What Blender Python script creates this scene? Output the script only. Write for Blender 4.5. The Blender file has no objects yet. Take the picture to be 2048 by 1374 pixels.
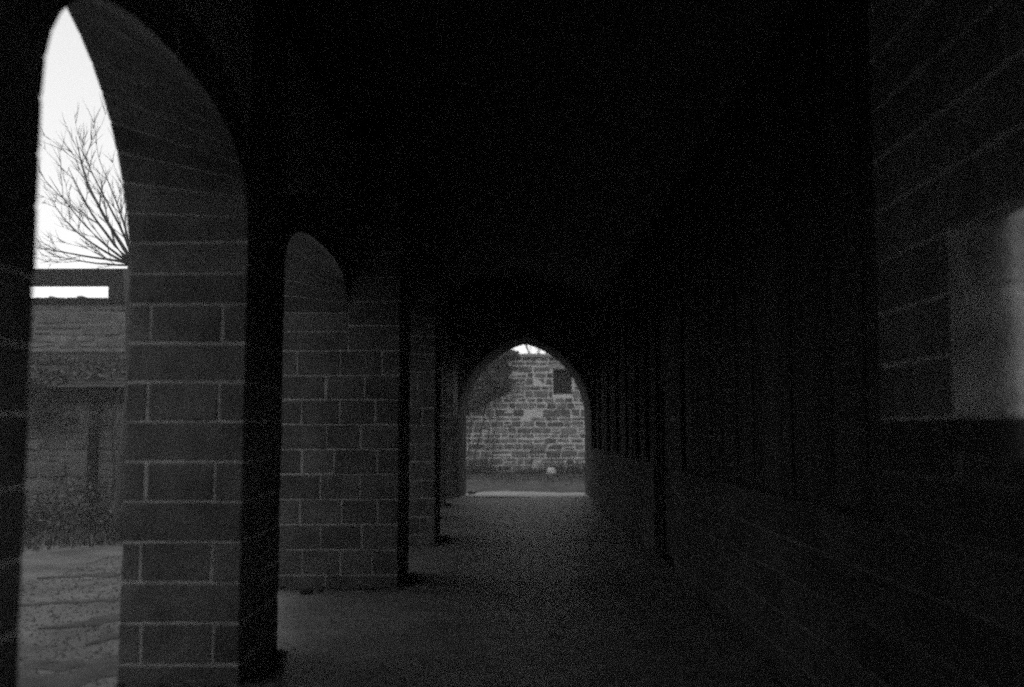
import bpy, math, random
from mathutils import Vector, Matrix

random.seed(7)
SC = bpy.context.scene
COL = SC.collection
R = math.radians

# ------------------------------------------------------------------ camera
EYE = 1.6
cam_d = bpy.data.cameras.new("camera")
cam = bpy.data.objects.new("camera", cam_d)
COL.objects.link(cam)
cam_d.sensor_width = 36.0
cam_d.lens = 35.16
cam_d.clip_start = 0.05
cam_d.clip_end = 1500
cam.location = (0, 0, EYE)
cam.rotation_euler = (R(90 + 4.887), 0, R(0.257))
cam_d.dof.use_dof = True
cam_d.dof.focus_distance = 13.0
cam_d.dof.aperture_fstop = 0.95
SC.camera = cam

# ------------------------------------------------------------------ sky, sun, exposure
SUN_EL, SUN_AZ = R(78), R(-20)          # azimuth from +Y, clockwise: ahead of the camera, to its left, veiled by thin cloud
world = bpy.data.worlds.new("World")
SC.world = world
world.use_nodes = True
wn, wl = world.node_tree.nodes, world.node_tree.links
wn.clear()
sky_n = wn.new("ShaderNodeTexSky")
sky_n.sky_type = 'NISHITA'
sky_n.sun_disc = False
sky_n.sun_elevation = SUN_EL
sky_n.sun_rotation = SUN_AZ
sky_n.dust_density = 1.5
bw = wn.new("ShaderNodeRGBToBW")        # black and white film
bg = wn.new("ShaderNodeBackground")
bg.inputs["Strength"].default_value = 0.15
wo = wn.new("ShaderNodeOutputWorld")
wl.new(sky_n.outputs[0], bw.inputs[0])
wl.new(bw.outputs[0], bg.inputs["Color"])
wl.new(bg.outputs[0], wo.inputs["Surface"])

sun_d = bpy.data.lights.new("sun", 'SUN')
sun_d.energy = 0.5
sun_d.angle = R(12)
sun_d.color = (1, 1, 1)
sun = bpy.data.objects.new("sun", sun_d)
COL.objects.link(sun)
sdir = Vector((math.sin(SUN_AZ) * math.cos(SUN_EL), math.cos(SUN_AZ) * math.cos(SUN_EL), math.sin(SUN_EL)))
sun.rotation_euler = sdir.to_track_quat('Z', 'Y').to_euler()

vs = SC.view_settings
vs.view_transform = 'Standard'
vs.look = 'None'
vs.exposure = 0.95
vs.gamma = 1.0
vs.use_curve_mapping = False
SC.cycles.use_denoising = False
SC.cycles.use_adaptive_sampling = True
SC.cycles.adaptive_threshold = 0.1
SC.cycles.adaptive_min_samples = 40
SC.cycles.filter_width = 2.2
HAZE = 0.0048
SC.cycles.max_bounces = 6
SC.cycles.volume_bounces = 0
SC.cycles.use_light_tree = False
SC.cycles.caustics_reflective = False
SC.cycles.caustics_refractive = False
SC.cycles.diffuse_bounces = 3
SC.cycles.sample_clamp_indirect = 3.0

# ------------------------------------------------------------------ materials
def mat(name, lo, hi, scale=6.0, rough=0.92, bump=0.3, bscale=40.0, var=0.25, detail=6.0, stretch=(1, 1, 1)):
    m = bpy.data.materials.new(name)
    m.use_nodes = True
    n, l = m.node_tree.nodes, m.node_tree.links
    p = n["Principled BSDF"]
    p.inputs["Roughness"].default_value = rough
    if "Specular IOR Level" in p.inputs:
        p.inputs["Specular IOR Level"].default_value = 0.25
    tc = n.new("ShaderNodeNewGeometry")
    mp = n.new("ShaderNodeMapping")
    mp.inputs["Scale"].default_value = stretch
    l.new(tc.outputs["Position"], mp.inputs["Vector"])
    n1 = n.new("ShaderNodeTexNoise"); n1.inputs["Scale"].default_value = scale; n1.inputs["Detail"].default_value = detail
    n1.inputs["Roughness"].default_value = 0.65
    l.new(mp.outputs[0], n1.inputs["Vector"])
    ramp = n.new("ShaderNodeMapRange")
    ramp.inputs["From Min"].default_value = 0.3; ramp.inputs["From Max"].default_value = 0.7
    ramp.inputs["To Min"].default_value = lo; ramp.inputs["To Max"].default_value = hi
    l.new(n1.outputs["Fac"], ramp.inputs["Value"])
    oi = n.new("ShaderNodeObjectInfo")
    add = n.new("ShaderNodeMath"); add.operation = 'ADD'
    l.new(oi.outputs["Random"], add.inputs[0]); l.new(tc.outputs["Random Per Island"], add.inputs[1])
    fr = n.new("ShaderNodeMath"); fr.operation = 'FRACT'
    l.new(add.outputs[0], fr.inputs[0])
    vr = n.new("ShaderNodeMapRange")
    vr.inputs["To Min"].default_value = 1 - var; vr.inputs["To Max"].default_value = 1 + var
    l.new(fr.outputs[0], vr.inputs["Value"])
    mul = n.new("ShaderNodeMath"); mul.operation = 'MULTIPLY'
    l.new(ramp.outputs[0], mul.inputs[0]); l.new(vr.outputs[0], mul.inputs[1])
    l.new(mul.outputs[0], p.inputs["Base Color"])
    n2 = n.new("ShaderNodeTexNoise"); n2.inputs["Scale"].default_value = bscale; n2.inputs["Detail"].default_value = 5
    l.new(mp.outputs[0], n2.inputs["Vector"])
    b = n.new("ShaderNodeBump"); b.inputs["Strength"].default_value = bump; b.inputs["Distance"].default_value = 0.02
    l.new(n2.outputs["Fac"], b.inputs["Height"])
    l.new(b.outputs[0], p.inputs["Normal"])
    return m

M = {
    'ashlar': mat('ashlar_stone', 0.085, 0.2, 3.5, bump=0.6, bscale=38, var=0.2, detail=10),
    'shaded_stone': mat('shaded_ashlar', 0.025, 0.06, 3.5, bump=0.6, bscale=38, var=0.25, detail=10),  # ashlar darkened: the right wall's shade is put into its colour
    'shaded_mortar': mat('shaded_mortar', 0.06, 0.14, 9, bump=0.4, bscale=80, var=0.0),  # joints darkened to match the shaded stone
    'mortar': mat('lime_mortar', 0.3, 0.58, 9, bump=0.4, bscale=80, var=0.0),
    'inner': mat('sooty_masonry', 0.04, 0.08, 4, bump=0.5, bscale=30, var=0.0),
    'floor': mat('worn_flat_floor', 0.075, 0.16, 1.4, rough=0.5, bump=0.35, bscale=18, var=0.0, detail=9),
    'lane': mat('sandy_lane', 0.18, 0.3, 1.6, bump=0.5, bscale=25, var=0.0, detail=10),
    'gravel': mat('gravel_yard', 0.042, 0.12, 1.3, bump=0.6, bscale=22, var=0.0, detail=10),
    'dark_ground': mat('dark_ground_tone', 0.03, 0.06, 6, rough=1.0, bump=0.5, bscale=20, var=0.1),  # one dark tone for the yard's shadow streaks and the rubble lumps
    'verge': mat('damp_verge', 0.025, 0.075, 1.6, bump=0.6, bscale=25, var=0.0, detail=10),
    'grass': mat('winter_grass', 0.05, 0.11, 4, bump=0.3, var=0.4),
    'rubble': mat('rubble_stone', 0.1, 0.3, 9, bump=0.6, bscale=30, var=0.38),
    'yardstone': mat('weathered_yard_stone', 0.13, 0.28, 4, bump=0.6, bscale=30, var=0.15),
    'glow_tone': mat('glow_paled_stone', 0.22, 0.6, 5, bump=0.5, bscale=38, var=0.12, detail=10),  # paler stone tone that carries the glow on the window jamb
    'whitewash': mat('worn_limewash', 0.45, 0.95, 6, bump=0.4, bscale=30, var=0.0),
    'rmortar': mat('pale_lime_mortar', 0.7, 0.85, 10, bump=0.5, bscale=50, var=0.0),
    'coping': mat('coping_stone', 0.3, 0.45, 5, bump=0.5, bscale=30, var=0.15),
    'pale': mat('pale_limestone', 0.4, 0.6, 9, bump=0.5, bscale=40, var=0.2),
    'timber': mat('dark_timber', 0.015, 0.04, 3, bump=0.5, bscale=14, var=0.4, stretch=(6, 6, 0.7)),
    'post': mat('worn_timber', 0.03, 0.06, 3, bump=0.4, bscale=14, var=0.2, stretch=(6, 6, 0.7)),
    'iron': mat('old_iron', 0.02, 0.04, 12, rough=0.6, bump=0.3, var=0.1),
    'bark': mat('tree_bark', 0.05, 0.1, 8, bump=0.7, bscale=20, var=0.1, stretch=(3, 3, 0.6)),
    'twig': mat('twig_bark', 0.18, 0.3, 8, bump=0.2, var=0.1),
    'leaf': mat('ivy_leaf', 0.05, 0.12, 5, rough=0.7, bump=0.1, var=0.45),
    'slate': mat('roof_slate', 0.012, 0.03, 6, rough=0.95, bump=0.3, var=0.3),
    'limewash': mat('old_limewash', 0.2, 0.3, 2.0, bump=0.4, bscale=25, var=0.0, detail=9),
    'ceil': mat('smoky_plaster', 0.06, 0.1, 2, bump=0.4, bscale=15, var=0.0),
}

# ------------------------------------------------------------------ object helpers
LOC = {}

def link(name, verts, faces, m, parent=None, smooth=False, origin=None):
    vs_ = [Vector(v) for v in verts]
    if origin is None:
        xs = [v.x for v in vs_]; ys = [v.y for v in vs_]; zs = [v.z for v in vs_]
        origin = Vector(((min(xs) + max(xs)) / 2, (min(ys) + max(ys)) / 2, min(zs)))
    else:
        origin = Vector(origin)
    me = bpy.data.meshes.new(name)
    me.from_pydata([tuple(v - origin) for v in vs_], [], faces)
    if smooth:
        me.polygons.foreach_set("use_smooth", [True] * len(me.polygons))
    me.materials.append(M[m])
    o = bpy.data.objects.new(name, me)
    COL.objects.link(o)
    o.location = origin
    LOC[o] = origin
    if parent is not None:
        o.parent = parent
        o.matrix_parent_inverse = Matrix.Translation(-LOC[parent])
    return o

def thing(name, loc, label, cat, group=None):
    o = bpy.data.objects.new(name, None)
    COL.objects.link(o)
    o.empty_display_size = 0.2
    o.location = loc
    LOC[o] = Vector(loc)
    return tag(o, label, cat, group, "thing")

def tag(o, label=None, cat=None, group=None, kind=None):
    if label: o["label"] = label
    if cat: o["category"] = cat
    if group: o["group"] = group
    if kind: o["kind"] = kind
    return o

# chamfered box: 24 vertices, 26 faces
def _topo():
    keys, idx = [], {}
    for sx in (0, 1):
        for sy in (0, 1):
            for sz in (0, 1):
                for ax in range(3):
                    idx[(sx, sy, sz, ax)] = len(keys); keys.append((sx, sy, sz, ax))
    F = []
    for ax in range(3):
        a, b = [k for k in range(3) if k != ax]
        for s in (0, 1):
            q = []
            for (u, v) in ((0, 0), (1, 0), (1, 1), (0, 1)):
                c = [0, 0, 0]; c[ax] = s; c[a] = u; c[b] = v
                q.append(idx[(*c, ax)])
            F.append(q)
    for ax in range(3):
        a, b = [k for k in range(3) if k != ax]
        for u in (0, 1):
            for v in (0, 1):
                c0 = [0, 0, 0]; c1 = [0, 0, 0]
                c0[a] = c1[a] = u; c0[b] = c1[b] = v; c1[ax] = 1
                F.append([idx[(*c0, a)], idx[(*c0, b)], idx[(*c1, b)], idx[(*c1, a)]])
    for sx in (0, 1):
        for sy in (0, 1):
            for sz in (0, 1):
                F.append([idx[(sx, sy, sz, k)] for k in range(3)])
    P = []
    for (sx, sy, sz, ax) in keys:
        c = [(-1 if s == 0 else 1) * (1.0 if k == ax else 0.8) for k, s in enumerate((sx, sy, sz))]
        P.append(Vector(c))
    G = []
    for f in F:
        c = sum((P[i] for i in f), Vector()) / len(f)
        n = (P[f[1]] - P[f[0]]).cross(P[f[2]] - P[f[0]])
        G.append(tuple(f) if n.dot(c) > 0 else tuple(reversed(f)))
    return keys, G
KEYS, CF = _topo()

def cverts(lo, hi, bev, jit=0.0, rnd=random):
    d = [[rnd.uniform(-jit, jit) for _ in range(3)] for _ in range(8)] if jit else [[0, 0, 0]] * 8
    out = []
    for (sx, sy, sz, ax) in KEYS:
        s = (sx, sy, sz)
        j = d[sx * 4 + sy * 2 + sz]
        out.append([(lo[k] if s[k] == 0 else hi[k]) + (0 if k == ax else (bev if s[k] == 0 else -bev)) + j[k] for k in range(3)])
    return out

def block(name, parent, m, lo, hi, bev=0.006, jit=0.0, fmap=None):
    v = cverts(lo, hi, bev, jit)
    if fmap:
        v = [fmap(*p) for p in v]
    return link(name, v, CF, m, parent)

class MB:                                   # collects geometry for one mesh object
    def __init__(s): s.v, s.f = [], []
    def add(s, v, f):
        b = len(s.v); s.v += [tuple(p) for p in v]; s.f += [tuple(b + i for i in q) for q in f]
    def box(s, lo, hi):
        x0, y0, z0 = lo; x1, y1, z1 = hi
        s.add([(x0, y0, z0), (x1, y0, z0), (x1, y1, z0), (x0, y1, z0), (x0, y0, z1), (x1, y0, z1), (x1, y1, z1), (x0, y1, z1)],
              [(3, 2, 1, 0), (4, 5, 6, 7), (0, 1, 5, 4), (1, 2, 6, 5), (2, 3, 7, 6), (3, 0, 4, 7)])
    def cbox(s, lo, hi, bev=0.006, jit=0.0): s.add(cverts(lo, hi, bev, jit), CF)
    def prism(s, poly, z0, z1):             # poly: counter-clockwise XY outline
        n = len(poly)
        s.add([(x, y, z0) for x, y in poly] + [(x, y, z1) for x, y in poly],
              [tuple(reversed(range(n))), tuple(range(n, 2 * n))] + [(i, (i + 1) % n, n + (i + 1) % n, n + i) for i in range(n)])
    def tube(s, pts, rads, k=6):
        pts = [Vector(p) for p in pts]; rings = []
        for i, p in enumerate(pts):
            t = (pts[min(i + 1, len(pts) - 1)] - pts[max(i - 1, 0)]).normalized()
            a = t.orthogonal().normalized(); b = t.cross(a)
            rings.append([p + (a * math.cos(2 * math.pi * j / k) + b * math.sin(2 * math.pi * j / k)) * rads[i] for j in range(k)])
        f = []
        for i in range(len(rings) - 1):
            for j in range(k):
                f.append((i * k + j, i * k + (j + 1) % k, (i + 1) * k + (j + 1) % k, (i + 1) * k + j))
        f.append(tuple(reversed(range(k)))); f.append(tuple((len(rings) - 1) * k + j for j in range(k)))
        s.add([v for r in rings for v in r], f)
    def build(s, name, m, parent=None, smooth=False, origin=None): return link(name, s.v, s.f, m, parent, smooth, origin)

# ------------------------------------------------------------------ measures of the passage (metres)
XI, XO = -1.75, -2.50          # arcade wall: inner and outer face
XR, XRO = 1.77, 2.25           # closed wall on the right
TOP = 4.6
CH = 0.2535                    # course height
Z0 = 0.1255                    # first bed joint
SPR = Z0 + 9 * CH              # springing of the side arches
JT = 0.014                     # joint width
PR = 0.005                     # stones stand proud of the mortar
COURSES = [(-0.05, Z0)] + [(Z0 + k * CH, Z0 + (k + 1) * CH) for k in range(9)]

# ------------------------------------------------------------------ ground, floor, ceiling
def heightfield(name, m, xs, ys, zf, kind='structure'):
    v = [(x, y, zf(x, y)) for y in ys for x in xs]
    n = len(xs)
    f = [(j * n + i, j * n + i + 1, (j + 1) * n + i + 1, (j + 1) * n + i) for j in range(len(ys) - 1) for i in range(n - 1)]
    o = link(name, v, f, m, smooth=True)
    o["kind"] = kind
    return o

def lin(a, b, n): return [a + (b - a) * i / n for i in range(n + 1)]

import mathutils.noise as mn
def nz(x, y, s, seed=0): return mn.noise(Vector((x * s, y * s, seed * 7.3)))

g = MB()
g.add([(-400, -400, -0.06), (400, -400, -0.06), (400, 400, -0.06), (-400, 400, -0.06)], [(0, 1, 2, 3)])
ground = g.build('ground', 'grass'); ground["kind"] = 'structure'

def yard_z(x, y):
    z = 0.02 * nz(x, y, 0.6, 1) + 0.012 * nz(x, y, 2.3, 2) - 0.02
    return z
heightfield('yard_gravel', 'gravel', lin(-9.0, -6.5, 6) + lin(-6.4, XO - 0.0, 90), lin(-8, 5.5, 20) + lin(5.6, 12, 110) + lin(12.2, 14.2, 8), yard_z)
heightfield('passage_floor', 'floor', lin(XO + 0.001, XR + 0.05, 60), lin(-6, 23.7, 300),
            lambda x, y: 0.012 * nz(x, y, 0.8, 3) + 0.008 * nz(x, y, 3.0, 4) - 0.005)
heightfield('lane', 'lane', lin(-9, 9, 60), lin(23.71, 26.6, 24), lambda x, y: 0.02 * nz(x, y, 0.7, 5) + 0.01 * nz(x, y, 3, 6) - 0.01)

def shadow_streak(pts, w, seed):  # dark raised streaks stand in for shadows across the yard
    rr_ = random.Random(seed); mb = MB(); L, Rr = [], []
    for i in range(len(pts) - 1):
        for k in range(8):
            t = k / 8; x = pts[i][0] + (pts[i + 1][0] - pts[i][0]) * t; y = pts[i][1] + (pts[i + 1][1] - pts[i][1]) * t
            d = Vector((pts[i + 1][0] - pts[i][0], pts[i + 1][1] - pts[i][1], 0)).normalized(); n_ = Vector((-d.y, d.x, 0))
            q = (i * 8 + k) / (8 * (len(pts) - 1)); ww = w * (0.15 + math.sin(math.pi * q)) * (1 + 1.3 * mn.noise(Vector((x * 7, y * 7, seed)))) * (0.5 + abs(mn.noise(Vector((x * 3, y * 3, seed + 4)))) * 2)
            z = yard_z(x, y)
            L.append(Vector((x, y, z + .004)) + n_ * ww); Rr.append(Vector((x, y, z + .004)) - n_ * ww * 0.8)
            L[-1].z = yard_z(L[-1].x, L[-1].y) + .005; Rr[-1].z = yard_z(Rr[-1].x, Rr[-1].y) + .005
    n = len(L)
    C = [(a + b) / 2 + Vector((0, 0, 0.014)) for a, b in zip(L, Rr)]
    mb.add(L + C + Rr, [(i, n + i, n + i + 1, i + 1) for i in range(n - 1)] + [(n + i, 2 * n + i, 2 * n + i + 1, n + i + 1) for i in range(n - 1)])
    o = mb.build('shadow_ridge', 'dark_ground', smooth=True); o["kind"] = 'structure'
shadow_streak([(-3.25, 7.7), (-3.15, 8.05), (-2.9, 8.5), (-2.6, 9.1)], .12, 1)
shadow_streak([(-3.5, 7.2), (-3.2, 6.98), (-2.95, 7.0), (-2.65, 7.35)], .15, 2)
shadow_streak([(-3.15, 6.35), (-2.9, 6.6), (-2.72, 6.95), (-2.56, 7.4)], .15, 3)
shadow_streak([(-3.6, 6.9), (-3.3, 6.7), (-3.0, 6.3)], .18, 4)
shadow_streak([(-4.6, 9.2), (-4.2, 9.5), (-3.7, 9.6)], .10, 5)
shadow_streak([(-3.9, 8.3), (-3.6, 8.5), (-3.4, 8.9), (-3.0, 9.3)], .09, 6)
shadow_streak([(-5.2, 11.0), (-4.6, 11.3), (-4.2, 11.2)], .13, 7)

c = MB()
N = 16
prof_in = [(XO + (XRO - XO) * i / N, 4.45 + 0.75 * math.sin(math.pi * i / N)) for i in range(N + 1)]
prof_out = [(x, z + 0.3) for x, z in prof_in]
v = []
for y in (-6.3, 25.0):
    v += [(x, y, z) for x, z in prof_in] + [(x, y, z) for x, z in prof_out]
n2 = 2 * (N + 1)
f = []
for i in range(N):
    f.append((i, i + 1, n2 + i + 1, n2 + i))
    f.append((N + 1 + i + 1, N + 1 + i, n2 + N + 1 + i, n2 + N + 1 + i + 1))
    f.append((i, N + 1 + i, N + 2 + i, i + 1)); f.append((n2 + i + 1, n2 + N + 2 + i, n2 + N + 1 + i, n2 + i))
c.add(v, f)
ceil = c.build('ceiling', 'ceil'); ceil["kind"] = 'structure'
heightfield('bounce_ground', 'lane', lin(XRO + .01, 16, 12), lin(-12, 6, 12), lambda x, y: -0.02 + 0.01 * nz(x, y, .7, 9))  # unseen pale ground added to bounce light onto the window jamb
b = MB(); b.box((XO, -6.3, -0.05), (XRO, -6.0, 5.2))
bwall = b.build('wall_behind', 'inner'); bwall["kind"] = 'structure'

# ------------------------------------------------------------------ pointed arch profile
class Arch:
    """pointed arch between a0 and a1, springing at zs, apex at za; s runs 0..1 over the whole intrados"""
    def __init__(s, a0, a1, zs, za):
        s.a0, s.a1, s.zs, s.za = a0, a1, zs, za
        s.h = (a1 - a0) / 2; r = za - zs
        s.R = (s.h * s.h + r * r) / (2 * s.h)
        s.ang = math.asin(min(1, r / s.R)) if s.R >= s.h else math.pi - math.asin(r / s.R)
        s.length = 2 * s.R * s.ang
    def at(s, u, off=0.0):
        if u <= 0.5:
            t = u * 2 * s.ang; cx = s.a0 + s.R
            return cx - (s.R + off) * math.cos(t), s.zs + (s.R + off) * math.sin(t)
        t = (1 - u) * 2 * s.ang; cx = s.a1 - s.R
        return cx + (s.R + off) * math.cos(t), s.zs + (s.R + off) * math.sin(t)

class RearArch(Arch):
    """side arch of the arcade: pointed on the outer face, flatter and springing higher on the passage face"""
    def __init__(s, a0, a1, zs, za):
        super().__init__(a0, a1, zs, za)
        s.zi, s.ri = zs + 0.36, (0.74 if a0 < 5 else 0.48) * min(1, s.h / 1.42)
        s.q = math.asin((s.zi - s.zs) / s.R) / (2 * s.ang)
    def inner(s, u, off=0.0):
        q = s.q
        k = u if u <= 0.5 else 1 - u
        sg = -1 if u <= 0.5 else 1
        c = (s.a0 + s.a1) / 2
        if k < q:
            return c + sg * (s.h + off), s.zs + s.R * math.sin(k * 2 * s.ang)
        th = (k - q) / (0.5 - q) * math.pi / 2
        return c + sg * (s.h + off) * max(0, math.cos(th)) ** 0.74, s.zi + (s.ri + off) * math.sin(th) ** 0.74
    def mix(s, u, off, t):                 # t: 0 outer face, 1 passage face
        p0, z0 = s.at(u, off); p1, z1 = s.inner(u, off)
        return p0 + (p1 - p0) * t, z0 + (z1 - z0) * t

# ------------------------------------------------------------------ arcade wall on the left
arcade = thing('arcade_wall', (-2.1, 10, 0), 'long stone arcade wall with pointed arches down the left of the dark passage', 'arcade')
#        y0     y1     face x  joints
PIERS = [(-1.32, -0.29, XI), (2.55, 3.58, XI), (6.42, 7.45, XI), (10.29, 11.32, -1.21), (14.16, 15.19, -1.15), (18.03, 19.06, XI), (21.1, 21.7, -1.52)]

def course_blocks(parent, x0, x1, y0, y1, z0, z1, xs, ys):
    """stones of one course of a pier, split at xs and ys"""
    X = [x0] + xs + [x1]; Y = [y0] + ys + [y1]
    for i in range(len(X) - 1):
        for j in range(len(Y) - 1):
            lo = [X[i] + (JT / 2 if i else -PR), Y[j] + (JT / 2 if j else -PR), z0 + JT / 2]
            hi = [X[i + 1] - (JT / 2 if i < len(X) - 2 else -PR), Y[j + 1] - (JT / 2 if j < len(Y) - 2 else -PR), z1 - JT / 2]
            block('stone_block', parent, 'ashlar', lo, hi, rr.uniform(0.005, 0.012), 0.003)

for pi, (y0, y1, xf) in enumerate(PIERS):
    m = MB()
    m.box((XO + 0.001, y0 + 0.001, -0.1), (XI, y1 - 0.001, SPR))
    if xf > XI:
        m.box((XI + 0.0005, y0 + 0.001, -0.1), (xf, y1 - 0.001, TOP))
    pier = m.build('pier', 'mortar', arcade)
    rr = random.Random(100 + pi)
    for k, (z0, z1) in enumerate(COURSES):
        w = xf - XO
        if w < 0.8:
            xs = [XO + 0.17 * w + rr.uniform(-.02, .02), XO + 0.78 * w + rr.uniform(-.02, .02)] if k % 2 else []
        elif w < 1.1:
            xs = [XO + w * (0.35 if k % 2 else 0.62) + rr.uniform(-.05, .05)]
        else:
            xs = [XO + w * q + rr.uniform(-.05, .05) for q in ((0.22, 0.52, 0.83) if k % 2 else (0.40, 0.70))]
        ys = [y0 + (y1 - y0) * (0.42 if k % 2 else 0.63) + rr.uniform(-.05, .05)]
        course_blocks(pier, XO, xf, y0, y1, z0, z1, xs, ys)
    if xf > XI:                             # the pilaster runs on up past the springing
        zz = SPR; k = 10
        while zz < TOP - 0.1:
            z1 = min(zz + CH, TOP)
            course_blocks(pier, XI + 0.02, xf, y0, y1, zz, z1, [], [y0 + (y1 - y0) * (0.42 if k % 2 else 0.63)])
            zz = z1; k += 1

def arch_ring(parent, A, n, depth=0.30):
    for i in range(n):
        g_ = JT / A.length / 2
        u0, u1 = i / n + g_, (i + 1) / n - g_
        def fm(a, r_, t):
            p, z = A.mix(u0 + (u1 - u0) * a, -PR + r_ * depth, t)
            return (XO - PR + t * (XI - XO + 2 * PR), p, z)
        link('voussoir', [fm(*p) for p in cverts((0, 0, 0), (1, 1, 1), 0.015)], CF, 'ashlar', parent)

edges = [(PIERS[i][1], PIERS[i + 1][0]) for i in range(len(PIERS) - 1)] + [(21.7, 23.7)]
for (a0, a1) in edges:
    half = (a1 - a0) / 2
    za = SPR + 1.63 * min(1, half / 1.42)
    A = RearArch(a0, a1, SPR, za)
    n = max(8, 2 * round(A.length / 2 / (CH * .8)))
    S = n
    m = MB()
    v = []
    for t in (0, 1):
        pr = [A.mix(i / S, 0.0, t) for i in range(S + 1)]
        x = XI if t else XO
        v += [(x, p, z) for p, z in pr] + [(x, p, TOP) for p, z in pr]
    q = 2 * (S + 1)
    f = []
    for i in range(S):
        f.append((i, S + 1 + i, S + 2 + i, i + 1))
        f.append((q + i, q + i + 1, q + S + 2 + i, q + S + 1 + i))
        f.append((i, i + 1, q + i + 1, q + i))
        f.append((S + 1 + i, q + S + 1 + i, q + S + 2 + i, S + 2 + i))
    m.add(v, f)
    ar = m.build('arch', 'mortar', arcade)
    arch_ring(ar, A, n)
# masonry above the springing, between the arches
for (y0, y1, xf) in PIERS:
    m = MB(); m.box((XO, y0, SPR + 0.001), (XI, y1, TOP))
    m.build('spandrel', 'ashlar', arcade)
m = MB(); m.box((XO, -6, -0.1), (XI, -1.321, TOP)); m.build('blank_wall', 'ashlar', arcade)

# ------------------------------------------------------------------ end wall with its arch
YE0, YE1 = 23.7, 25.0
endw = thing('end_wall', (0, 24.3, 0), 'thick dark wall closing the passage, pierced by a bright pointed archway', 'wall')
AN = Arch(-1.38, 1.765, 1.85, 3.80)
AF = Arch(-1.25, 1.70, 1.85, 3.72)
S = 32
def prof(A):
    return [(A.a0, -0.1)] + [A.at(i / S) for i in range(S + 1)] + [(A.a1, -0.1)]
pn, pf = prof(AN), prof(AF)
v = [(x, YE0, z) for x, z in pn] + [(x, YE1, z) for x, z in pf] + [(x, YE0, TOP + .6) for x, z in pn] + [(x, YE1, TOP + .6) for x, z in pf]
K = len(pn)
f = []
for i in range(K - 1):
    f.append((i, i + 1, K + i + 1, K + i))
    if 0 < i < K - 2:
        f.append((i, 2 * K + i, 2 * K + i + 1, i + 1))
        f.append((K + i, K + i + 1, 3 * K + i + 1, 3 * K + i))
m = MB(); m.add(v, f)
m.box((XO, YE0, -0.1), (-1.38, YE1 - 0.0, TOP + .6))
m.prism([(-1.38, YE0 + .001), (-1.25, YE1 - .001), (-1.38, YE1 - .001)], -0.1, TOP + .6)
m.box((1.765, YE0, -0.1), (3.2, YE1, TOP + .6))
m.prism([(1.765, YE0 + .001), (1.765, YE1 - .001), (1.70, YE1 - .001)], -0.1, TOP + .6)
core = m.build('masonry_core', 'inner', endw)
for k in range(-1, 13):
    z0, z1 = Z0 + k * CH, Z0 + (k + 1) * CH
    top_ok = z0 < 1.9
    sp = [-2.0, -1.62] if k % 2 else [-1.85]
    X = [XO] + sp + [-1.384 if top_ok else -1.5]
    for i in range(len(X) - 1):
        block('stone_block', core, 'ashlar', (X[i] + JT / 2, YE0 - 0.012, z0 + JT / 2), (X[i + 1] - JT / 2, YE0 + 0.2, z1 - JT / 2), 0.006, 0.002)
mm = MB(); mm.box((XO, YE0 - 0.006, -0.1), (-1.39, YE0 - 0.001, Z0 + 13 * CH)); mm.build('mortar_bed', 'mortar', core)

# ------------------------------------------------------------------ closed wall on the right: ashlar, with a window added near the camera to let in light
side = thing('side_wall', (2.1, 10, 0), 'dark closed stone wall along the right of the passage', 'wall')
WZ0, WZ1 = 1.5, Z0 + 9 * CH                          # added opening beside the camera, rounded jamb paled for the glow
WY0, WY1 = -3.5, 4.0
GY1 = -6.0
m = MB()
def wedge(y0, y1, zi, zo, zend):            # wall piece whose sill or soffit slopes from zi (inside) to zo (outside)
    v = [(XR, y0, zi), (XRO, y0, zo), (XRO, y0, zend), (XR, y0, zend), (XR, y1, zi), (XRO, y1, zo), (XRO, y1, zend), (XR, y1, zend)]
    m.add(v, [(0, 1, 2, 3), (7, 6, 5, 4), (0, 4, 5, 1), (1, 5, 6, 2), (2, 6, 7, 3), (3, 7, 4, 0)])
wedge(GY1, 4.87, WZ0, 1.4, -0.1)
CURVE = [(XR + 0.12 * (1 - math.cos(R(p))), 3.75 + 0.25 * (1 - math.sin(R(p)))) for p in range(0, 91, 6)]
m.prism([(XR + .004, GY1 + .002), (XRO - .001, GY1 + .002), (XRO - .001, WY0 + .3), (XR + .004, WY0)], 1.35, 3.65)
m.prism([(x + 0.006, y + 0.006) for x, y in CURVE] + [(XRO - .001, 3.756), (XRO - .001, 4.869), (XR + .006, 4.869)], 1.35, 3.65)
core = m.build('masonry_core', 'shaded_mortar', side)
m = MB(); wedge(GY1, 4.87, WZ1, 3.5, TOP + .1)
m.prism([(x + 0.004, y + 0.004) for x, y in CURVE] + [(XRO - .002, 3.754), (XRO - .002, 4.868), (XR + .004, 4.868)], 1.64, 3.64)
m.box((XR + .0005, 4.0, 1.64), (XR + .004, 4.868, WZ1 - .001))
m.build('upper_bed', 'mortar', side)
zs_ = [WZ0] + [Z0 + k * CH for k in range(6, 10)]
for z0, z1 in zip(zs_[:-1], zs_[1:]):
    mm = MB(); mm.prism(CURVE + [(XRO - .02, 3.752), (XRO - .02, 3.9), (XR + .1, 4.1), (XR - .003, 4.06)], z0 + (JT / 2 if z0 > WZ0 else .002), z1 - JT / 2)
    mm.build('glow_jamb', 'glow_tone' if 1.6 < z0 < 2.4 else ('ashlar' if z0 > 2 else 'shaded_stone'), side)  # paler only over the height of the glow, darker below it
rr = random.Random(5)
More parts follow.
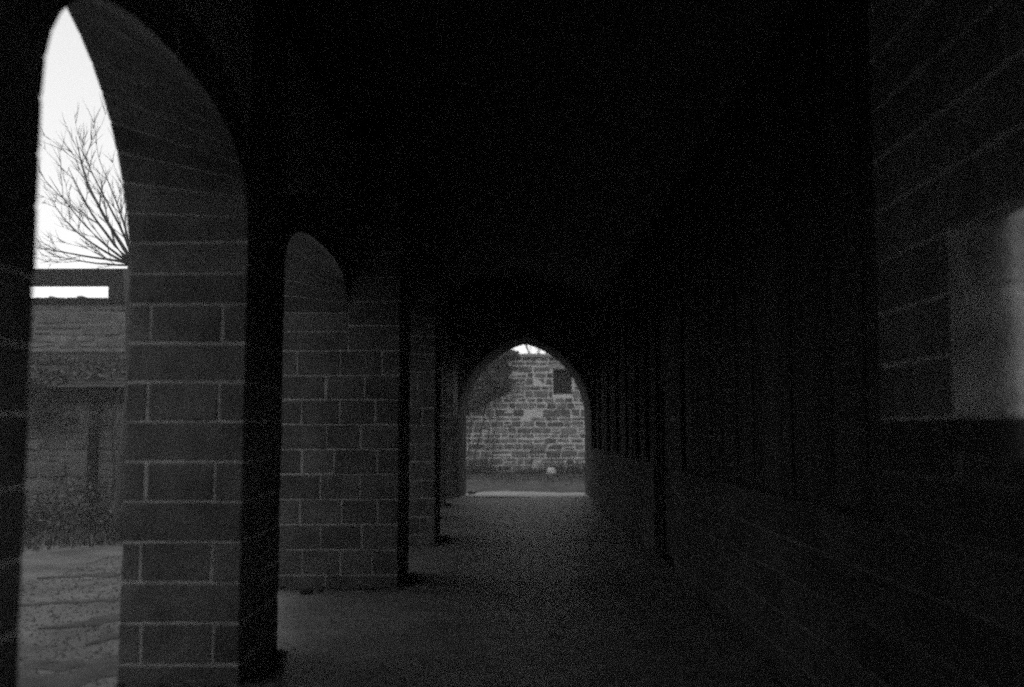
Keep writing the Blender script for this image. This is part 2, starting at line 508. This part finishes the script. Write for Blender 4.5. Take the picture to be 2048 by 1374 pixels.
for k in range(-1, 17):
    z0, z1 = Z0 + k * CH, min(Z0 + (k + 1) * CH, TOP)
    y = 4.87 - rr.uniform(0.35, 0.75)
    ends = [4.87]
    while y > -1.0:
        ends.append(y); y -= rr.uniform(0.5, 0.8)
    for a, b_ in zip(ends[1:], ends[:-1]):
        parts = [(a, b_, z0, z1)]
        if z1 > WZ0 + .02 and z0 < WZ1 - .02 and a < WY1 and b_ > WY0:
            parts = [(a, min(b_, WY0), z0, z1), (max(a, 4.065), b_, z0, z1)]
            if z0 < WZ0: parts.append((max(a, WY0), min(b_, WY1), z0, WZ0 + JT / 2 - .001))
        for (ya, yb, za_, zb_) in parts:
            if yb - ya > 0.06:
                block('stone_block', core, 'ashlar' if za_ > 1.6 else 'shaded_stone', (XR - PR, ya + JT / 2, za_ + JT / 2), (XR + 0.12, yb - JT / 2, zb_ - JT / 2), 0.006, 0.002)  # shade below the glow's lower edge is put into the stone colour
# low ashlar wall further on
DZ = Z0 + 4 * CH
DOOR0, DOOR1 = 11.35, 13.0
m = MB()
m.box((XR, 4.871, -0.1), (XRO, DOOR0, DZ))
m.box((XR, DOOR1, -0.1), (XRO, YE0 - .001, DZ))
low = m.build('low_wall', 'shaded_mortar', side)
for (s0, s1) in ((4.871, DOOR0), (DOOR1, YE0 - 0.01)):
    for k in range(-1, 4):
        z0, z1 = Z0 + k * CH, Z0 + (k + 1) * CH
        y = s0; first = True
        while y < s1 - 0.01:
            L = rr.uniform(0.3, 0.55) if first else rr.uniform(0.5, 0.85); first = False
            e = y + L
            if s1 - e < 0.3: e = s1
            block('stone_block', low, 'shaded_stone', (XR - PR, y + JT / 2, z0 + JT / 2), (XR + 0.15, e - JT / 2, z1 - JT / 2 + (0.004 if k == 3 else 0)), 0.006, 0.002)
            y = e
back = MB(); back.box((XR + 0.22, 4.872, DZ + .0), (XRO, YE0 - .002, TOP + .1)); back.box((XR + 0.22, DOOR0 + .001, -.1), (XRO, DOOR1 - .001, DZ - .001))
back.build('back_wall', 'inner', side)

# boarding above the low wall
pan = thing('timber_boarding', (1.9, 14, DZ), 'dark upright timber boarding standing on the low stone wall at right', 'boarding')
y = 4.88
while y < YE0 - 0.1:
    w = rr.uniform(0.24, 0.34)
    e = min(y + w, YE0 - 0.02)
    if not (y < DOOR1 and e > DOOR0):
        dx = rr.uniform(0, 0.02)
        block('board', pan, 'timber', (XR + 0.10 + dx, y + 0.006, DZ + 0.012), (XR + 0.135 + dx, e - 0.006, 4.44), 0.004, 0.002)
    y = e
for yy in [13.25, 14.3, 15.5, 16.9, 18.5, 20.3, 22.4]:
    block('stud', pan, 'timber', (XR + 0.045, yy - 0.09, DZ + 0.012), (XR + 0.098, yy + 0.09, 4.43), 0.01, 0.004)

# plank door in the right wall
door = thing('plank_door', (1.9, 12.2, 0), 'black plank door set into the right-hand wall beneath the boarding', 'door')
m = MB()
m.box((XR + 0.09, DOOR0, 0), (XR + 0.2, DOOR0 + 0.11, 2.3)); m.box((XR + 0.09, DOOR1 - 0.11, 0), (XR + 0.2, DOOR1, 2.3)); m.box((XR + 0.09, DOOR0 + .111, 2.19), (XR + 0.2, DOOR1 - .111, 2.3))
m.build('door_frame', 'timber', door)
n = 8
for i in range(n):
    a = DOOR0 + 0.115 + (DOOR1 - DOOR0 - 0.23) * i / n; e = DOOR0 + 0.115 + (DOOR1 - DOOR0 - 0.23) * (i + 1) / n
    block('plank', door, 'timber', (XR + 0.13, a + 0.004, 0.03), (XR + 0.17, e - 0.004, 2.18), 0.004, 0.001)
for z in (0.45, 1.7):
    block('strap_hinge', door, 'iron', (XR + 0.118, DOOR0 + 0.12, z), (XR + 0.129, DOOR0 + 1.0, z + 0.06), 0.003)
m = MB(); m.tube([(XR + .125, DOOR1 - .3 + .06 * math.cos(t * math.pi / 6), 1.05 + .06 * math.sin(t * math.pi / 6)) for t in range(13)], [0.009] * 13, 6)
m.build('ring_handle', 'iron', door)
fill = MB(); fill.box((XR + 0.10, DOOR0, 2.31), (XR + 0.2, DOOR1, 4.44)); fill.build('panel_over_door', 'timber', pan)

# ------------------------------------------------------------------ rubble walls outside
def rubble(parent, x0, x1, y, ztop, seed, holes, ind, single, jn=0.034, m='rubble'):
    """stones on the face of a wall looking at -Y; ind: x range where each stone is its own object"""
    r = random.Random(seed)
    stuff = MB(); z = -0.05; row = 0
    while z < ztop - 0.05:
        h = r.uniform(0.13, 0.28)
        if ztop - z - h < 0.12: h = ztop - z
        x = x0 - r.uniform(0, 0.3)
        while x < x1:
            w = r.uniform(0.22, 0.58) * (0.75 + h * 1.5)
            a, e = max(x, x0), min(x + w, x1)
            x += w
            if e - a < 0.1: continue
            if any(e > hx0 and a < hx1 and z + h > hz0 and z < hz1 for hx0, hx1, hz0, hz1 in holes):
                hx0, hx1, hz0, hz1 = [q for q in holes if e > q[0] and a < q[1] and z + h > q[2] and z < q[3]][0]
                if a < hx0 - 0.1: e = hx0 + 0.0
                elif e > hx1 + 0.1: a = hx1
                else: continue
            pr = r.uniform(0.005, 0.035)
            sub = [(z, z + h)] if h < 0.2 or r.random() > 0.25 else [(z, z + h * .45), (z + h * .45, z + h)]
            for (q0, q1) in sub:
                jj = jn * r.uniform(0.6, 1.4) / 2
                lo = (a + jj, y - pr, q0 + jj); hi = (e - jj, y + 0.12, q1 - jj)
                v_ = cverts(lo, hi, min(0.022, (q1 - q0) * .2), 0.014, r)
                if single and ind[0] < (a + e) / 2 < ind[1]:
                    link('stone', v_, CF, m, parent)
                else:
                    stuff.add(v_, CF)
        z += h; row += 1
    if stuff.v:
        o = stuff.build('stonework', m, parent); o["kind"] = 'stuff'

YF = 35.0
KF = 1.207
far = thing('boundary_wall', (0, YF, 0), 'pale rubble stone wall with a square dark opening, seen through the far archway', 'wall')
WX0, WX1, WA, WB = 1.28, 1.955, 2.81, 3.70
FT = 4.09
m = MB()
m.box((-14, YF, -0.1), (WX0, YF + 0.6, FT)); m.box((WX1, YF, -0.1), (12, YF + 0.6, FT))
m.box((WX0, YF, -0.1), (WX1, YF + 0.6, WA)); m.box((WX0, YF, WB), (WX1, YF + 0.6, FT))
core = m.build('mortar_core', 'rmortar', far)
rubble(far, -14, 12, YF, FT, 11, [(WX0, WX1, WA, WB)], (-1.85, 2.5), True)
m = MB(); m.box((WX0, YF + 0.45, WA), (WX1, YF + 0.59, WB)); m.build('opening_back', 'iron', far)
block('lintel', far, 'coping', (WX0 - 0.14, YF - 0.03, WB + 0.005), (WX1 + 0.14, YF + 0.3, WB + 0.17), 0.012, 0.004)
x = -14.0
while x < 12:
    w = rr.uniform(0.7, 1.1)
    block('coping_stone', far, 'coping', (x + .006, YF - 0.14, FT + 0.005), (x + w - .006, YF + 0.72, FT + 0.15 + rr.uniform(-.01, .01)), 0.02, 0.006)
    x += w

# ivy hanging over the boundary wall
def leaf_cloud(mb, centre, rad, n, size, r, flat=None):
    for _ in range(n):
        d = Vector((r.gauss(0, 1), r.gauss(0, 1), r.gauss(0, 1))).normalized() * (r.random() ** 0.45)
        p = Vector(centre) + Vector((d.x * rad[0], d.y * rad[1], d.z * rad[2]))
        a = Vector((r.gauss(0, 1), r.gauss(0, 1), r.gauss(0, .7))).normalized(); b_ = a.orthogonal().normalized()
        b_ = (Matrix.Rotation(r.uniform(0, 6.28), 3, a) @ b_)
        c_ = a.cross(b_)
        s = size * r.uniform(0.6, 1.3)
        mb.add([p - b_ * s * .5, p + c_ * s * .42, p + b_ * s * .6, p - c_ * s * .42], [(0, 1, 2, 3)])

r = random.Random(21)
ivy = thing('ivy_bush', (-1.7, 34.6, 0), 'dark bushy ivy spilling over the left part of the boundary wall', 'ivy')
mb = MB()
for (x, z, rx, rz, n) in [(-0.55, 3.15, .42, .42, 900), (-1.15, 2.75, .6, .5, 1500), (-1.35, 2.35, .4, .26, 700), (-.75, 3.6, .55, .34, 900), (-0.4, 2.85, .26, .3, 450), (-1.7, 3.4, .6, .6, 1000), (-2.3, 2.6, .7, .7, 1200), (-2.7, 3.5, .7, .5, 900), (-0.25, 3.75, .34, .15, 260), (-1.2, 3.95, .5, .22, 400), (-3.3, 2.6, .6, .8, 800)]:
    leaf_cloud(mb, (x * KF, YF - 0.32, 1.6 + (z - 1.6) * KF), (rx * KF, 0.3, rz * KF), n, 0.12, r)
mb.build('foliage', 'leaf', ivy)
mb = MB()
for k in range(7):
    x = -2.9 + k * 0.36; pts = [(x + r.uniform(-.3, .3), YF - 0.06, 0)]
    for q in range(7):
        pts.append((pts[-1][0] + r.uniform(-.12, .14), YF - 0.07 - r.uniform(0, .03), (q + 1) * 0.48))
    mb.tube(pts, [0.022 - 0.0018 * i for i in range(8)], 5)
mb.build('stem', 'bark', ivy)

# weeds along the foot of the boundary wall
mb = MB()
def blade(mb, p, h, lean, w, r):
    a = r.uniform(0, 6.28); d = Vector((math.cos(a), math.sin(a), 0)); s = Vector((-d.y, d.x, 0)) * w
    p = Vector(p); m1 = p + d * lean * .4 + Vector((0, 0, h * .6)); t = p + d * lean + Vector((0, 0, h))
    mb.add([p - s, p + s, m1 + s * .7, m1 - s * .7, t], [(0, 1, 2, 3), (3, 2, 4)])
for _ in range(22000):
    x = r.uniform(-5, 6); y = YF - 0.03 - abs(r.gauss(0, 2.6))
    if y < 26.2: continue
    den = 0.5 + nz(x, y, 0.9, 8)
    if r.random() > den + 0.35: continue
    blade(mb, (x, y, -0.04), r.uniform(0.08, 0.22) + (0.15 + max(0, 0.8 * (nz(x, 3, 0.8, 12) + .15))) * r.random() * (y > YF - 1.2), r.uniform(0.02, 0.16), r.uniform(0.006, 0.014), r)
o = mb.build('verge_weeds', 'grass'); tag(o, 'dark weeds growing along the foot of the boundary wall', 'weeds', kind='stuff')
heightfield('verge', 'verge', lin(-9, 9, 60), lin(25.2, YF + 0.05, 50), lambda x, y: 0.02 + 0.05 * (y - 25.2) / 9.8 + 0.03 * nz(x, y, 1.3, 14) + 0.03 * nz(x, y, 4.5, 15) - 0.08 * max(0, (26.0 - 0.12 * x + 0.7 * nz(x, 1, 1.3, 17) + 0.4 * nz(x, 3, 4, 18) - y) / 0.5))

def boulder(name, loc, rad, label, cat, m='pale', seed=0, group=None):
    rr_ = random.Random(seed); v = []; n, k = 7, 10
    for i in range(n + 1):
        th = math.pi * i / n
        for j in range(k):
            ph = 2 * math.pi * j / k
            d = Vector((math.sin(th) * math.cos(ph), math.sin(th) * math.sin(ph), math.cos(th)))
            s = 1 + 0.28 * mn.noise(d * 1.7 + Vector((seed * 3.1, 0, 0))) + 0.1 * mn.noise(d * 4 + Vector((seed, 5, 0)))
            v.append((loc[0] + d.x * rad[0] * s, loc[1] + d.y * rad[1] * s, loc[2] + rad[2] * .6 + d.z * rad[2] * s))
    f = [(i * k + j, (i + 1) * k + j, (i + 1) * k + (j + 1) % k, i * k + (j + 1) % k) for i in range(n) for j in range(k)]
    o = link(name, v, f, m)
    return tag(o, label, cat, group, 'thing')
boulder('fallen_stone', (1.17, 34.0, 0.05), (.17, .15, .17), 'small round pale stone lying among the weeds below the square opening', 'stone', seed=3)
boulder('fallen_stone', (0.74, 34.7, 0.15), (.26, .2, .24), 'wide pale stone resting against the foot of the boundary wall', 'stone', seed=4)
boulder('fallen_stone', (-1.12, 25.2, 0.0), (.12, .1, .06), 'flat dark stone on the bright lane beside the left jamb of the archway', 'stone', 'rubble', seed=6)
mb = MB(); mb.tube([(0.5, 33.5, 0), (0.51, 33.5, 0.6), (0.5, 33.5, 1.2)], [0.018, 0.018, 0.016], 8)
tag(mb.build('stake', 'bark'), 'thin dark stake standing in the weeds in the middle of the archway', 'stake')

# rubble beside the pier inside the passage
boulder('loose_rubble', (-2.06, 9.92, 0.0), (.07, .05, .04), 'dark lump of rubble lying at the foot of the second pier', 'stone', 'dark_ground', seed=8)
boulder('loose_rubble', (-1.93, 9.98, 0.0), (.035, .03, .03), 'smaller rubble lump just right of the bigger one at the second pier', 'stone', 'dark_ground', seed=9)

# ------------------------------------------------------------------ courtyard on the left
YC = 20.0
cw = thing('courtyard_wall', (-9, YC, 0), 'tall grey courtyard wall seen through the left arch behind the lean-to', 'wall')
m = MB(); m.box((-11, YC, -0.1), (-6.4, YC + 0.5, 4.11)); m.build('mortar_core', 'limewash', cw)
rubble(cw, -11, -6.4, YC, 4.11, 31, [], (0, 0), False, m='yardstone')
x = -11.0
while x < -6.4:
    w = rr.uniform(0.8, 1.2); e = min(x + w, -6.4)
    block('coping_stone', cw, 'slate', (x + .006, YC - 0.1, 4.115), (e - .006, YC + 0.6, 4.23), 0.015, 0.004)
    x = e
for k in range(26):
    x = rr.uniform(-10.6, -8.4); w = rr.uniform(.05, .2)
    block('loose_stone', cw, 'yardstone', (x, YC + rr.uniform(0, .3), 4.225), (x + w, YC + rr.uniform(.35, .5), 4.245 + rr.uniform(.0, .035)), 0.012, 0.008)
rail = thing('timber_rail', (-9, YC + .2, 4.2), 'heavy horizontal timber rail carried on short posts above the courtyard wall', 'rail')
block('beam', rail, 'timber', (-11, YC + 0.12, 4.52), (-6.5, YC + 0.36, 4.86), 0.01, 0.006)
for x in (-10.7, -8.1, -6.8):
    block('post', rail, 'timber', (x - 0.2, YC + 0.13, 4.22), (x + 0.22, YC + 0.35, 4.518), 0.01, 0.004)

shed = thing('lean_to_shed', (-9, 17.5, 0), 'low lean-to shed with a sloping slate roof against the courtyard wall', 'shed')
m = MB(); m.box((-10.9, 17.0, -0.1), (-6.45, 17.25, 2.2))
m.box((-10.9, 17.251, -0.1), (-10.65, YC - .001, 2.2)); m.box((-6.7, 17.251, -0.1), (-6.45, YC - .001, 2.2))
m.build('wall', 'limewash', shed)
rubble(shed, -10.9, -6.45, 17.0, 2.05, 41, [], (0, 0), False, m='yardstone')
block('lintel', shed, 'timber', (-10.98, 16.86, 2.06), (-6.4, 17.3, 2.24), 0.01, 0.004)
block('door_post', shed, 'timber', (-7.22, 16.88, 0), (-7.07, 17.1, 2.05), 0.008, 0.004)
m = MB()
ang = math.atan2(0.85, 3.2)
for i in range(12):
    y0 = 16.75 + i * 0.265; x = -10.99 + (-0.15 if i % 2 else 0)
    while x < -6.55:
        w = r.uniform(0.24, 0.36)
        z0 = 2.27 + (y0 - 16.75) * math.tan(ang)
        v_ = cverts((x + .004, 0, 0), (x + w - .004, 0.42, 0.014), 0.003, 0.002, r)
        m.add([(px, y0 + py, z0 + pz + py * math.tan(ang) + (0.42 - py) * 0.05) for px, py, pz in v_], CF)
        x += w
o = m.build('slates', 'slate', shed); o["kind"] = 'stuff'
m = MB(); m.add([(-10.98, 16.8, 2.262), (-6.4, 16.8, 2.262), (-6.4, YC - .002, 3.11), (-10.98, YC - .002, 3.11), (-10.98, 16.8, 2.245), (-6.4, 16.8, 2.245), (-6.4, YC - .002, 3.08), (-10.98, YC - .002, 3.08)],
                [(0, 1, 2, 3), (7, 6, 5, 4), (0, 4, 5, 1), (2, 6, 7, 3), (1, 5, 6, 2), (3, 7, 4, 0)])
m.build('roof_boards', 'timber', shed)

# grass in front of the shed
mb = MB()
for _ in range(7000):
    x = r.uniform(-14, -3.2); y = r.uniform(13.2, 17.0)
    if y < 13.4 + (x + 6.4) * 1.2 * (x > -8) + .3 * nz(x, y, 1, 3): continue
    blade(mb, (x, y, -0.06), r.uniform(0.06, 0.22), r.uniform(0.02, 0.12), r.uniform(0.006, 0.012), r)
o = mb.build('yard_grass', 'grass'); tag(o, 'short dark winter grass in front of the lean-to shed', 'grass', kind='stuff')

bush = thing('low_bush', (-6.6, 16.2, 0), 'low dark bush spreading in front of the lean-to shed', 'bush')
mb = MB()
for k in range(26):
    x = -9.6 + k * 0.17; h = 0.42 + 0.5 * nz(x, 0, 1.3, 5) + 0.16 * max(0, (x + 7.4))
    leaf_cloud(mb, (x, 16.1 + r.uniform(-.4, .4), h * .5), (.3, .35, max(.2, h)), 240, 0.055, r)
mb.build('foliage', 'leaf', bush)
mb = MB()
for k in range(16):
    x = -9.4 + k * 0.3
    mb.tube([(x, 16.1, -.06), (x + r.uniform(-.1, .1), 16.1 + r.uniform(-.1, .1), .3), (x + r.uniform(-.2, .2), 16.1 + r.uniform(-.2, .2), .6)], [.014, .01, .004], 5)
mb.build('stem', 'bark', bush)

cre = thing('creeper', (-7.4, 16.8, 0), 'dark tangled creeper sprawling over the lean-to roof', 'creeper')
mb = MB()
for k in range(34):
    x = r.uniform(-9.2, -6.5); q = r.random(); z = 2.25 + 0.62 * q
    leaf_cloud(mb, (x, 16.8 + 2.3 * q, z + .06), (r.uniform(.15, .4), .3, r.uniform(.07, .2)), 150, 0.07, r)
for k in range(9):
    leaf_cloud(mb, (r.uniform(-9, -6.5), 16.78, r.uniform(1.7, 2.3)), (.22, .1, .25), 110, 0.06, r)
mb.build('foliage', 'leaf', cre)
mb = MB()
for x in (-8.6, -6.75):
    mb.tube([(x, 16.72, -.06), (x + .06, 16.74, .8), (x - .03, 16.76, 1.6), (x + .1, 16.76, 2.3), (x + .2, 17.6, 2.62)], [.03, .026, .022, .018, .01], 6)
mb.build('stem', 'bark', cre)

# unseen range added left of the picture to block sky light from the passage
rng = MB(); rng.box((-17, -16, -0.1), (-11, 9.0, 7.9))
rng.add([(-17.3, -16.3, 7.8), (-10.7, -16.3, 7.8), (-14, -16.3, 11), (-17.3, 9.3, 7.8), (-10.7, 9.3, 7.8), (-14, 9.3, 11)], [(0, 2, 1), (3, 4, 5), (1, 2, 5, 4), (2, 0, 3, 5), (0, 1, 4, 3)])
rg = rng.build('sky_block_range', 'limewash'); rg["kind"] = 'structure'

# pollarded trees with long bare shoots
def bare_tree(loc, head_z, limbs, label, seed, trunk_r=0.2, twigs=9, lean=(0, 0)):
    rt = random.Random(seed)
    t = thing('bare_tree', loc, label, 'tree')
    x0, y0, _ = loc
    hx, hy = x0 + lean[0], y0 + lean[1]
    mb = MB()
    pts, rads = [], []
    for i in range(9):
        q = i / 8
        pts.append((x0 + (hx - x0) * q + 0.05 * math.sin(q * 7 + seed), y0 + (hy - y0) * q + 0.04 * math.cos(q * 5), -0.1 + (head_z + 0.1) * q))
        rads.append(trunk_r * (1.35 - 0.55 * q + (0.25 if i == 8 else 0) + (0.35 if i == 0 else 0)))
    mb.tube(pts, rads, 10)
    mb.tube([(hx, hy, head_z - .05), (hx, hy, head_z + 0.14), (hx, hy, head_z + 0.24)], [trunk_r * 1.05, trunk_r * .9, trunk_r * .3], 10)
    mb.build('trunk', 'bark', t, True)
    br = MB(); tw = MB()
    def shoot(p, d, L, rad, lev):
        n = 9; pts = [Vector(p)]; d = Vector(d).normalized(); rads = [rad]
        for i in range(n):
            d = (d + Vector((rt.gauss(0, .06), rt.gauss(0, .06), rt.gauss(0, .05) + (0.03 if lev == 0 else 0.02)))).normalized()
            pts.append(pts[-1] + d * L / n); rads.append(rad * (1 - 0.86 * (i + 1) / n))
        (br if lev == 0 else tw).tube(pts, rads, 6 if lev == 0 else 4)
        if lev < 2:
            for _ in range(twigs if lev == 0 else 5):
                i = rt.randint(2, n - 1); dd = (pts[i + 1] - pts[i]).normalized()
                side_ = dd.orthogonal().normalized(); side_ = Matrix.Rotation(rt.uniform(0, 6.28), 3, dd) @ side_
                shoot(pts[i], dd + side_ * rt.uniform(.3, .75) + Vector((0, 0, .12)), L * rt.uniform(.22, .5), max(0.006, rads[i] * 0.5), lev + 1)
    for (d, L, rad) in limbs:
        shoot((hx + d[0] * 0.1, hy + d[1] * 0.1, head_z + 0.1), d, L, rad * 0.85, 0)
    br.build('branch', 'bark', t, True); o = tw.build('twigs', 'twig', t); o["kind"] = 'stuff'
    return t

bare_tree((-5.82, 15.2, 0), 4.02, [
    ((-.80, .1, .74), 2.0, .038), ((-.60, -.1, .82), 2.3, .044), ((-.14, .15, 1), 1.9, .042), ((-.3, -.35, .95), 1.9, .03), ((-.45, .25, .9), 2.0, .03),
    ((-1, .1, .42), 1.9, .028), ((-1, -.2, .22), 1.6, .024), ((-1, .3, .07), 1.3, .022), ((-.9, -.3, .58), 1.9, .026),
    ((.4, .2, .9), 2.0, .036), ((.8, -.1, .7), 1.9, .032), ((1, .2, .3), 1.6, .024), ((.2, .7, .7), 2.0, .03), ((.1, -.7, .7), 1.8, .03),
    ((.0, .02, 1), 2.0, .03)],
    'pollarded bare tree fanning thin branches up beside the edge of the left arch', 4, 0.16, 9)
bare_tree((1.1, 43, 0), 3.6, [((-.5, 0, 1), 4.5, .06), ((.1, .1, 1), 4.8, .07), ((.5, 0, 1), 4.5, .06), ((-.8, .2, .8), 4.2, .06), ((.8, .2, .8), 4, .05), ((-.2, -.2, 1), 4.5, .05), ((.3, -.2, 1), 4.5, .05)],
    'bare tree whose twigs show above the coping in the far archway', 9, 0.2, 10)

# dead leaves and grit blown against the piers and over the floor
r = random.Random(77)
mb = MB()
def litter(x, y):
    a = r.uniform(0, 6.28); s_ = r.uniform(0.012, 0.035); z = 0.012 * nz(x, y, 0.8, 3) + 0.008 * nz(x, y, 3.0, 4) - 0.005
    d = Vector((math.cos(a), math.sin(a), r.uniform(-.3, .3))) * s_; e = Vector((-math.sin(a), math.cos(a), r.uniform(-.2, .4))) * s_ * .6
    p = Vector((x, y, z + s_ * .25 + .004))
    mb.add([p - d, p + e, p + d, p - e + Vector((0, 0, s_ * .3))], [(0, 1, 2), (0, 2, 3)])
for (y0, y1, xf) in PIERS[1:]:
    for _ in range(260):
        litter(r.uniform(XO, xf + .1), y0 - 0.02 - abs(r.gauss(0, .09)))
    for _ in range(150):
        litter(xf + 0.02 + abs(r.gauss(0, .06)), r.uniform(y0, y1))
for _ in range(900):
    litter(r.uniform(XO, XR - .1), r.uniform(3.5, 22))
for _ in range(500):
    litter(XR - 0.02 - abs(r.gauss(0, .08)), r.uniform(3.5, 22))
o = mb.build('dead_leaves', 'leaf'); tag(o, 'dead leaves and grit scattered along the foot of the piers', 'leaves', kind='stuff')

# grit and pebbles on the yard
mb = MB()
for _ in range(5200):
    x = r.uniform(-5.2, XO - .02); y = r.uniform(5.6, 13); q = r.uniform(.006, .02) * (1.6 if r.random() > .95 else 1); z = yard_z(x, y)
    a = r.uniform(0, 3); ca, sa = math.cos(a) * q, math.sin(a) * q
    mb.add([(x - ca, y - sa, z - .002), (x + sa, y - ca, z - .002), (x + ca, y + sa, z - .002), (x - sa, y + ca, z - .002), (x + q * .2, y, z + q * .8)], [(0, 1, 4), (1, 2, 4), (2, 3, 4), (3, 0, 4)])
o = mb.build('yard_grit', 'gravel'); tag(o, 'loose grit and pebbles strewn over the bright yard outside the left arch', 'grit', kind='stuff')

# thin haze volume added to lift the blacks and soften the glow
air = MB(); air.box((-60, -40, -1.2), (60, 70, 13.0))
hz = air.build('haze', 'leaf'); hz["kind"] = 'stuff'
hm = bpy.data.materials.new('haze_air'); hm.use_nodes = True
hn = hm.node_tree.nodes; hn.clear()
ho = hn.new("ShaderNodeOutputMaterial"); hv = hn.new("ShaderNodeVolumePrincipled")
hv.inputs["Color"].default_value = (.9, .9, .9, 1); hv.inputs["Density"].default_value = HAZE
hm.node_tree.links.new(hv.outputs[0], ho.inputs["Volume"])
hz.data.materials.clear(); hz.data.materials.append(hm)
